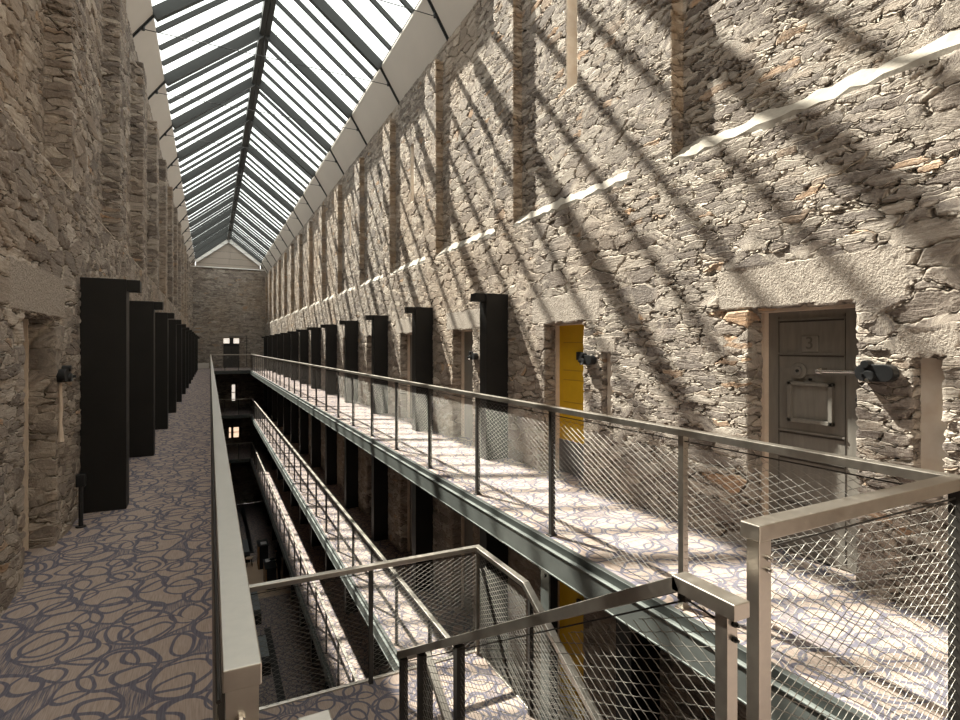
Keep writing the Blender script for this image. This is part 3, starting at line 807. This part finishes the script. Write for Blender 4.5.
# plaster drip under the left lock
b = MB(); b.tube([(XL+.012, 5.60, -.30), (XL+.016, 5.60, -.5), (XL+.014, 5.59, -.62), (XL+.018, 5.585, -.78)], .012, 8, radii=[.01, .014, .012, .024])
tag(b.build('plaster_streak', M['plaster'], origin=(XL+.012, 5.6, -.78)), 'pale streak of plaster under the left wall lock', 'plaster')
# floor post
t = thing('door_stop_post', (-1.03, 5.95, F4), 'small black floor post beside the nearest left fin', 'post')
b = MB(); b.tube([(-1.03, 5.95, F4), (-1.03, 5.95, F4+.36)], .018, 12); b.tube([(-1.03, 5.95, F4), (-1.03, 5.95, F4+.012)], .04, 16); b.build('stem', M['iron'], t)
b = MB(); b.box(-1.065, -.995, 5.92, 5.98, F4+.36, F4+.47); b.build('head', M['iron'], t, bevel=.006)

# ------------------------------------------------------------------ roof
ZE, ZR = 6.48, 8.30; XEL, XER = -1.0, 3.56; XM = 1.28
WR, WL = (XRU+.03, ZT_R-.02), (XLU-.12, ZT_L-.01)
# end gable
g = thing('gable', (XM, Y1-.05, ZE-.3), 'taupe triangular gable panel with white edging above the end wall', 'gable')
b = MB(); b.prism([(XEL+.05, Y1-.06, 6.0), (XER-.05, Y1-.06, 6.0), (XER-.05, Y1-.06, ZE-.05), (XM, Y1-.06, ZR-.05), (XEL+.05, Y1-.06, ZE-.05)], (0, .12, 0)); b.build('gable_panel', M['gable'], g)
for xx in (XEL, XER):
    b = MB(); b.bar((xx, Y1-.14, ZE-.10), (XM, Y1-.14, ZR-.16), .16, .26, up=(0, 0, 1)); b.build('white_edge', M['white'], g)
b = MB(); b.box(XLU, XRU, Y1-.12, Y1+.02, 5.98, 6.05); b.build('white_sill', M['white'], g)
for (xx, zz), lb in (((XEL, ZE), 'l'), ((XER, ZE), 'r')):
    wx, wz = (WL if xx < 0 else WR)
    b = MB(); b.prism([(xx, Y1-.06, 5.9), (xx, Y1-.06, zz), (wx, Y1-.06, wz+.1), (wx, Y1-.06, 5.2)], (0, .1, 0)); b.build('gable_return', M['gable'], g)
# soffit panels
def ceiling_side(nm, ex, ez, wx, wz, lab):
    t = thing(nm, (ex, Y0, ez), lab, 'ceiling', None, 'structure')
    for k in range(-2, NB):
        a = max(Y0, 3.55+S*k); c = min(Y1, 3.55+S*(k+1)-.025)
        if c-a < .2: continue
        b = MB(); b.prism([(ex, a, ez), (wx, a, wz), (wx, a, wz+.05), (ex, a, ez+.05)], (0, c-a, 0)); b.build('soffit_panel', M['soffit'], t)
        b = MB(); b.bar((ex, c+.012, ez+.03), (wx, c+.012, wz+.03), .05, .06); b.build('joint_backing', M['roof_steel'], t)
    b = MB(); b.prism([(ex, Y0, ez+.06), (wx, Y0, wz+.06), (wx+(.25 if wx > 0 else -.25), Y0, wz+.06), (wx+(.25 if wx > 0 else -.25), Y0, wz+.14), (ex, Y0, ez+.09)], (0, Y1-Y0, 0)); b.build('gutter_box', M['roof_steel'], t)
ceiling_side('ceiling_right', XER, ZE, WR[0], WR[1], 'pale soffit panels between the glass roof and the right wall')
ceiling_side('ceiling_left', XEL, ZE, WL[0], WL[1], 'pale soffit panels between the glass roof and the left wall')
# glazed roof
t = thing('window_1', (XM, Y0, ZR), 'long pitched glass skylight on dark steel rafters', 'skylight', None, 'structure')
for xx, n_ in ((XEL, 'left'), (XER, 'right')):
    for k in range(-2, NB):
        a = max(Y0, 3.55+S*k); c = min(Y1, 3.55+S*(k+1))
        if c-a < .2: continue
        m = MB(); m.prism([(xx, a, ZE+.12), (XM, a, ZR+.12), (XM, a, ZR+.135), (xx, a, ZE+.135)], (0, c-a, 0)); m.build('glass_pane', M['glass'], t)
        rp = (xx, a, ZE+.0); 
        if k > -2:
            b = MB(); b.bar((xx, a, ZE-.0), (XM, a, ZR-.0), .115, .23); b.build('rafter', M['roof_steel'], t)
            # tapered strut that carries on over the soffit to the wall
            wx, wz = (WL if xx < 0 else WR)
            b = MB(); b.bar((xx, a-.0, ZE-.02), (wx, a-.0, wz-.02), .035, .05); b.tube([(xx*.62+wx*.38, a, ZE*.62+wz*.38-.03), (xx*.62+wx*.38, a, ZE*.62+wz*.38-.10)], .035, 8)
            b.build('rafter_foot', M['iron'], t)
        for q in range(1, 4):
            y = 3.55+S*k+S*q/4
            if Y0 < y < Y1:
                b = MB(); b.bar((xx, y, ZE+.075), (XM, y, ZR+.075), .05, .095); b.build('glazing_bar', M['roof_steel'], t)
for dx in (-.066, .066):
    b = MB(); b.box(XM+dx-.06, XM+dx+.06, Y0, Y1-.1, ZR-.16, ZR+.10); b.build('ridge_beam', M['roof_steel'], t)
for k in range(-1, NB):
    y = 3.55+S*k
    ax, az = XEL*.62+WL[0]*.38, ZE*.62+WL[1]*.38-.08; bx, bz = XER*.62+WR[0]*.38, ZE*.62+WR[1]*.38-.08
    b = MB(); b.tube([(ax, y, az), (bx, y, bz)], .008, 6); b.tube([(XM, y, (az+bz)/2), (XM, y, ZR-.1)], .005, 5); b.build('tie_rod', M['iron'], t)

# ------------------------------------------------------------------ end door and windows
t = thing('door_%d' % di, (1.47, Y1+.2, F4), 'dark double door with lit transom in the far end wall', 'door', None, 'structure')
b = MB(); b.box(.92, 2.02, Y1+.20, Y1+.25, F4, F4+1.55); b.box(.92, 2.02, Y1+.18, Y1+.25, F4+1.55, F4+1.65); b.build('door_leaf', M['door_line'], t)
b = MB(); b.box(1.46, 1.49, Y1+.18, Y1+.2, F4, F4+1.5); b.build('meeting_stile', M['iron'], t)
for a, c in ((.93, 1.34), (1.62, 2.02)):
    b = MB(); b.box(a, c, Y1+.21, Y1+.23, F4+1.88, F4+2.26); b.build('transom_pane', M['lit_white'], t)
b = MB(); b.box(1.34, 1.62, Y1+.05, Y1+.22, F4+1.8, F4+2.35); b.box(.92, 2.02, Y1+.19, Y1+.24, F4+1.62, F4+1.88); b.build('closer_box', M['iron'], t)
wi = 2
for (a, c, z0, z1, mt, lb) in ((1.5, 1.74, F3+.5, F3+1.75, 'lit_white', 'small lit window in the end wall one storey down'), (1.3, 1.45, F2+.7, F2+1.5, 'lit_warm', 'narrow warm lit window in the end wall two storeys down'), (1.62, 2.0, F2+.7, F2+1.5, 'lit_warm', 'wider warm lit window in the end wall two storeys down')):
    t = thing('window_%d' % wi, ((a+c)/2, Y1+.2, z0), lb, 'window', None, 'structure'); wi += 1
    b = MB(); b.box(a, c, Y1+.2, Y1+.22, z0, z1); b.build('pane', M[mt], t)
    b = MB(); b.box(a, c, Y1+.17, Y1+.2, (z0+z1)/2-.03, (z0+z1)/2+.03); b.build('glazing_bar', M['white'], t)
# conduit around the end door and low kerb panel
b = MB(); b.tube([(1.3, Y1-.06, .82), (2.55, Y1-.06, .82), (2.55, Y1-.06, F4+.1)], .025, 6)
tag(b.build('conduit', M['iron'], origin=(2.55, Y1-.06, F4+.1)), 'dark conduit running around the far end door', 'conduit')
b = MB(); b.box(-1.0, -.05, Y1-.25, Y1-.08, F4, F4+.40)
tag(b.build('low_panel', M['soffit'], origin=(-.5, Y1-.2, F4), bevel=.01), 'low pale box panel at the far end of the left walkway', 'panel')

# ------------------------------------------------------------------ ground floor furnishing
def desk(x0, x1, y0, y1, h, label):
    t = thing('reception_desk', ((x0+x1)/2, (y0+y1)/2, F1), label, 'desk', 'reception desks')
    b = MB(); b.box(x0+.06, x1, y0, y1, F1, F1+h); b.build('desk_body', M['cloth'], t, bevel=.01)
    b = MB(); b.box(x0, x0+.06, y0, y1, F1, F1+h); b.build('wood_panel', M['wood'], t, bevel=.005)
    b = MB(); b.box(x0-.02, x1+.03, y0-.03, y1+.03, F1+h, F1+h+.03); b.build('desk_top', M['iron'], t, bevel=.005)
    return t
desk(2.36, 2.86, 32.1, 33.1, 1.25, 'farther black reception desk with wooden side and paper on top')
desk(2.48, 2.98, 29.2, 30.6, 1.05, 'nearer black reception desk with wooden side, beside the person')
b = MB(); b.box(2.5, 2.8, 32.3, 32.7, F1+1.28, F1+1.30); tag(b.build('paper', M['paper'], origin=(2.6, 32.5, F1+1.28)), 'white papers on the farther reception desk', 'paper')
b = MB(); b.box(2.56, 2.78, 30.1, 30.45, F1+1.08, F1+1.12); tag(b.build('paper', M['paper'], origin=(2.65, 30.3, F1+1.08)), 'white papers on the nearer desk in front of the person', 'paper')
t = thing('stool', (1.96, 32.9, F1), 'small dark stool with tan seat on the ground floor', 'stool')
b = MB(); b.tube([(1.96, 32.9, F1+.42), (1.96, 32.9, F1+.48)], .2, 16); b.build('seat', M['tan'], t)
for a in range(4): b = MB(); b.tube([(1.96+.12*math.cos(a*PI/2+.7), 32.9+.12*math.sin(a*PI/2+.7), F1+.42), (1.96+.2*math.cos(a*PI/2+.7), 32.9+.2*math.sin(a*PI/2+.7), F1)], .015, 6); b.build('leg', M['iron'], t)
# inlaid glass block strips
for a, c, l in ((34.9, 45.0, 'far dark inlaid strip in the ground floor carpet'), (18.4, 25.3, 'near dark inlaid strip of square blocks in the ground floor carpet')):
    t = thing('floor_strip', (2.2, (a+c)/2, F1), l, 'floor strip', 'inlaid strips in the ground floor')
    b = MB(); b.box(2.07, 2.33, a, c, F1, F1+.012); b.build('strip_base', M['inlay'], t)
    n = int((c-a)/.30); m = MB()
    for k in range(n):
        m.box(2.09, 2.31, a+.02+k*.30, a+.02+k*.30+.25, F1+.012, F1+.016)
    m.build('block', M['iron'], t)
# slatted benches under the left side
for a, c, l in ((22.2, 24.0, 'nearest grey slatted bench on the ground floor by the balustrade edge'), (26.3, 29.0, 'grey slatted bench on the ground floor further along'), (34.0, 36.3, 'farthest grey slatted bench past the tan floor')):
    t = thing('bench', (1.85, (a+c)/2, F1), l, 'bench', 'slatted benches on the ground floor')
    m = MB()
    for k in range(int((c-a)/.14)): m.box(1.62, 2.02, a+k*.14, a+k*.14+.09, F1+.40, F1+.43)
    m.build('slatted_seat', M['grille'], t)
    b = MB(); b.box(1.62, 2.02, a-.55, a-.03, F1, F1+.44); b.build('end_block', M['iron'], t, bevel=.01)
    b = MB(); b.box(1.66, 1.98, a, c, F1+.30, F1+.39); b.build('seat_rail', M['iron'], t)
    for yy in (a+.1, c-.1):
        b = MB(); b.box(1.64, 2.0, yy-.04, yy+.04, F1, F1+.30); b.build('leg', M['iron'], t)

# ------------------------------------------------------------------ person at the desk (dark clothes, seen from far above)
def person(x, y, label):
    t = thing('person', (x, y, F1), label, 'person')
    P_ = {'pel': (0, 0, .92, .14), 'waist': (-.01, 0, 1.05, .125), 'chest': (-.04, 0, 1.28, .15), 'neck': (-.07, 0, 1.46, .055), 'head0': (-.10, 0, 1.53, .07), 'head1': (-.12, 0, 1.62, .092), 'head2': (-.115, 0, 1.70, .07),
          'shl': (-.04, .18, 1.38, .065), 'ell': (-.12, .23, 1.13, .045), 'wrl': (-.34, .16, 1.12, .032), 'hal': (-.43, .14, 1.13, .03),
          'shr': (-.04, -.18, 1.38, .065), 'elr': (-.12, -.23, 1.13, .045), 'wrr': (-.34, -.14, 1.12, .032), 'har': (-.43, -.12, 1.13, .03),
          'hil': (0, .09, .86, .10), 'knl': (.0, .10, .48, .065), 'anl': (.02, .10, .09, .042), 'tol': (-.14, .11, .04, .035),
          'hir': (0, -.09, .86, .10), 'knr': (.0, -.10, .48, .065), 'anr': (.04, -.10, .09, .042), 'tor': (-.12, -.11, .04, .035)}
    E_ = [('pel', 'waist'), ('waist', 'chest'), ('chest', 'neck'), ('neck', 'head0'), ('head0', 'head1'), ('head1', 'head2'), ('chest', 'shl'), ('shl', 'ell'), ('ell', 'wrl'), ('wrl', 'hal'),
          ('chest', 'shr'), ('shr', 'elr'), ('elr', 'wrr'), ('wrr', 'har'), ('pel', 'hil'), ('hil', 'knl'), ('knl', 'anl'), ('anl', 'tol'), ('pel', 'hir'), ('hir', 'knr'), ('knr', 'anr'), ('anr', 'tor')]
    # five fingers each
    for s, hn in ((1, 'hal'), (-1, 'har')):
        hx, hy, hz, _ = P_[hn]
        for k in range(4):
            nm = hn+'f%d' % k; P_[nm+'a'] = (hx-.04, hy+(k-1.5)*.02, hz, .009); P_[nm+'b'] = (hx-.09+.008*abs(k-1.5), hy+(k-1.5)*.024, hz-.02, .008)
            E_ += [(hn, nm+'a'), (nm+'a', nm+'b')]
        P_[hn+'t'] = (hx-.03, hy-s*.05, hz, .010); E_.append((hn, hn+'t'))
    ks = list(P_); me = bpy.data.meshes.new('body'); me.from_pydata([P_[k][:3] for k in ks], [(ks.index(a), ks.index(c)) for a, c in E_], [])
    o = bpy.data.objects.new('body', me); COL.objects.link(o); o.parent = t
    sk = o.modifiers.new('skin', 'SKIN'); sk.use_smooth_shade = True
    if not me.skin_vertices: me.skin_vertices.new()
    for i, k in enumerate(ks):
        me.skin_vertices[0].data[i].radius = (P_[k][3], P_[k][3]*(1.15 if k in ('chest', 'waist', 'pel') else 1))
    me.skin_vertices[0].data[0].use_root = True
    o.modifiers.new('sub', 'SUBSURF').render_levels = 2
    me.materials.append(M['cloth'])
    # head skin and hair
    b = MB(); 
    pts = []; rr = []
    for k in range(9):
        a = PI*k/8; pts.append((-.125, 0, 1.62-.105*math.cos(a))); rr.append(max(.004, .086*math.sin(a)))
    b.tube(pts, .08, 16, radii=rr); b.tube([(-.205, 0, 1.63), (-.225, 0, 1.60)], .012, 8); 
    for s in (-1, 1): b.tube([(-.125, .082*s, 1.62), (-.12, .096*s, 1.62)], .02, 8)
    b.build('face', M['skin'], t, smooth=True, origin=(0, 0, 0))
    b = MB(); pts = []; rr = []
    for k in range(7):
        a = PI*(k+1.6)/8.5; pts.append((-.10, 0, 1.645-.105*math.cos(PI-a*.72+.0))); rr.append(max(.006, .095*math.sin(min(PI*.98, a*.72+.2))))
    b.tube(pts, .09, 16, radii=rr); b.build('hair', M['cloth'], t, smooth=True, origin=(0, 0, 0))
    t['label'] = label
    return t
person(3.20, 30.1, 'person in dark clothes standing behind the nearer reception desk')

print('objects', len(bpy.data.objects))
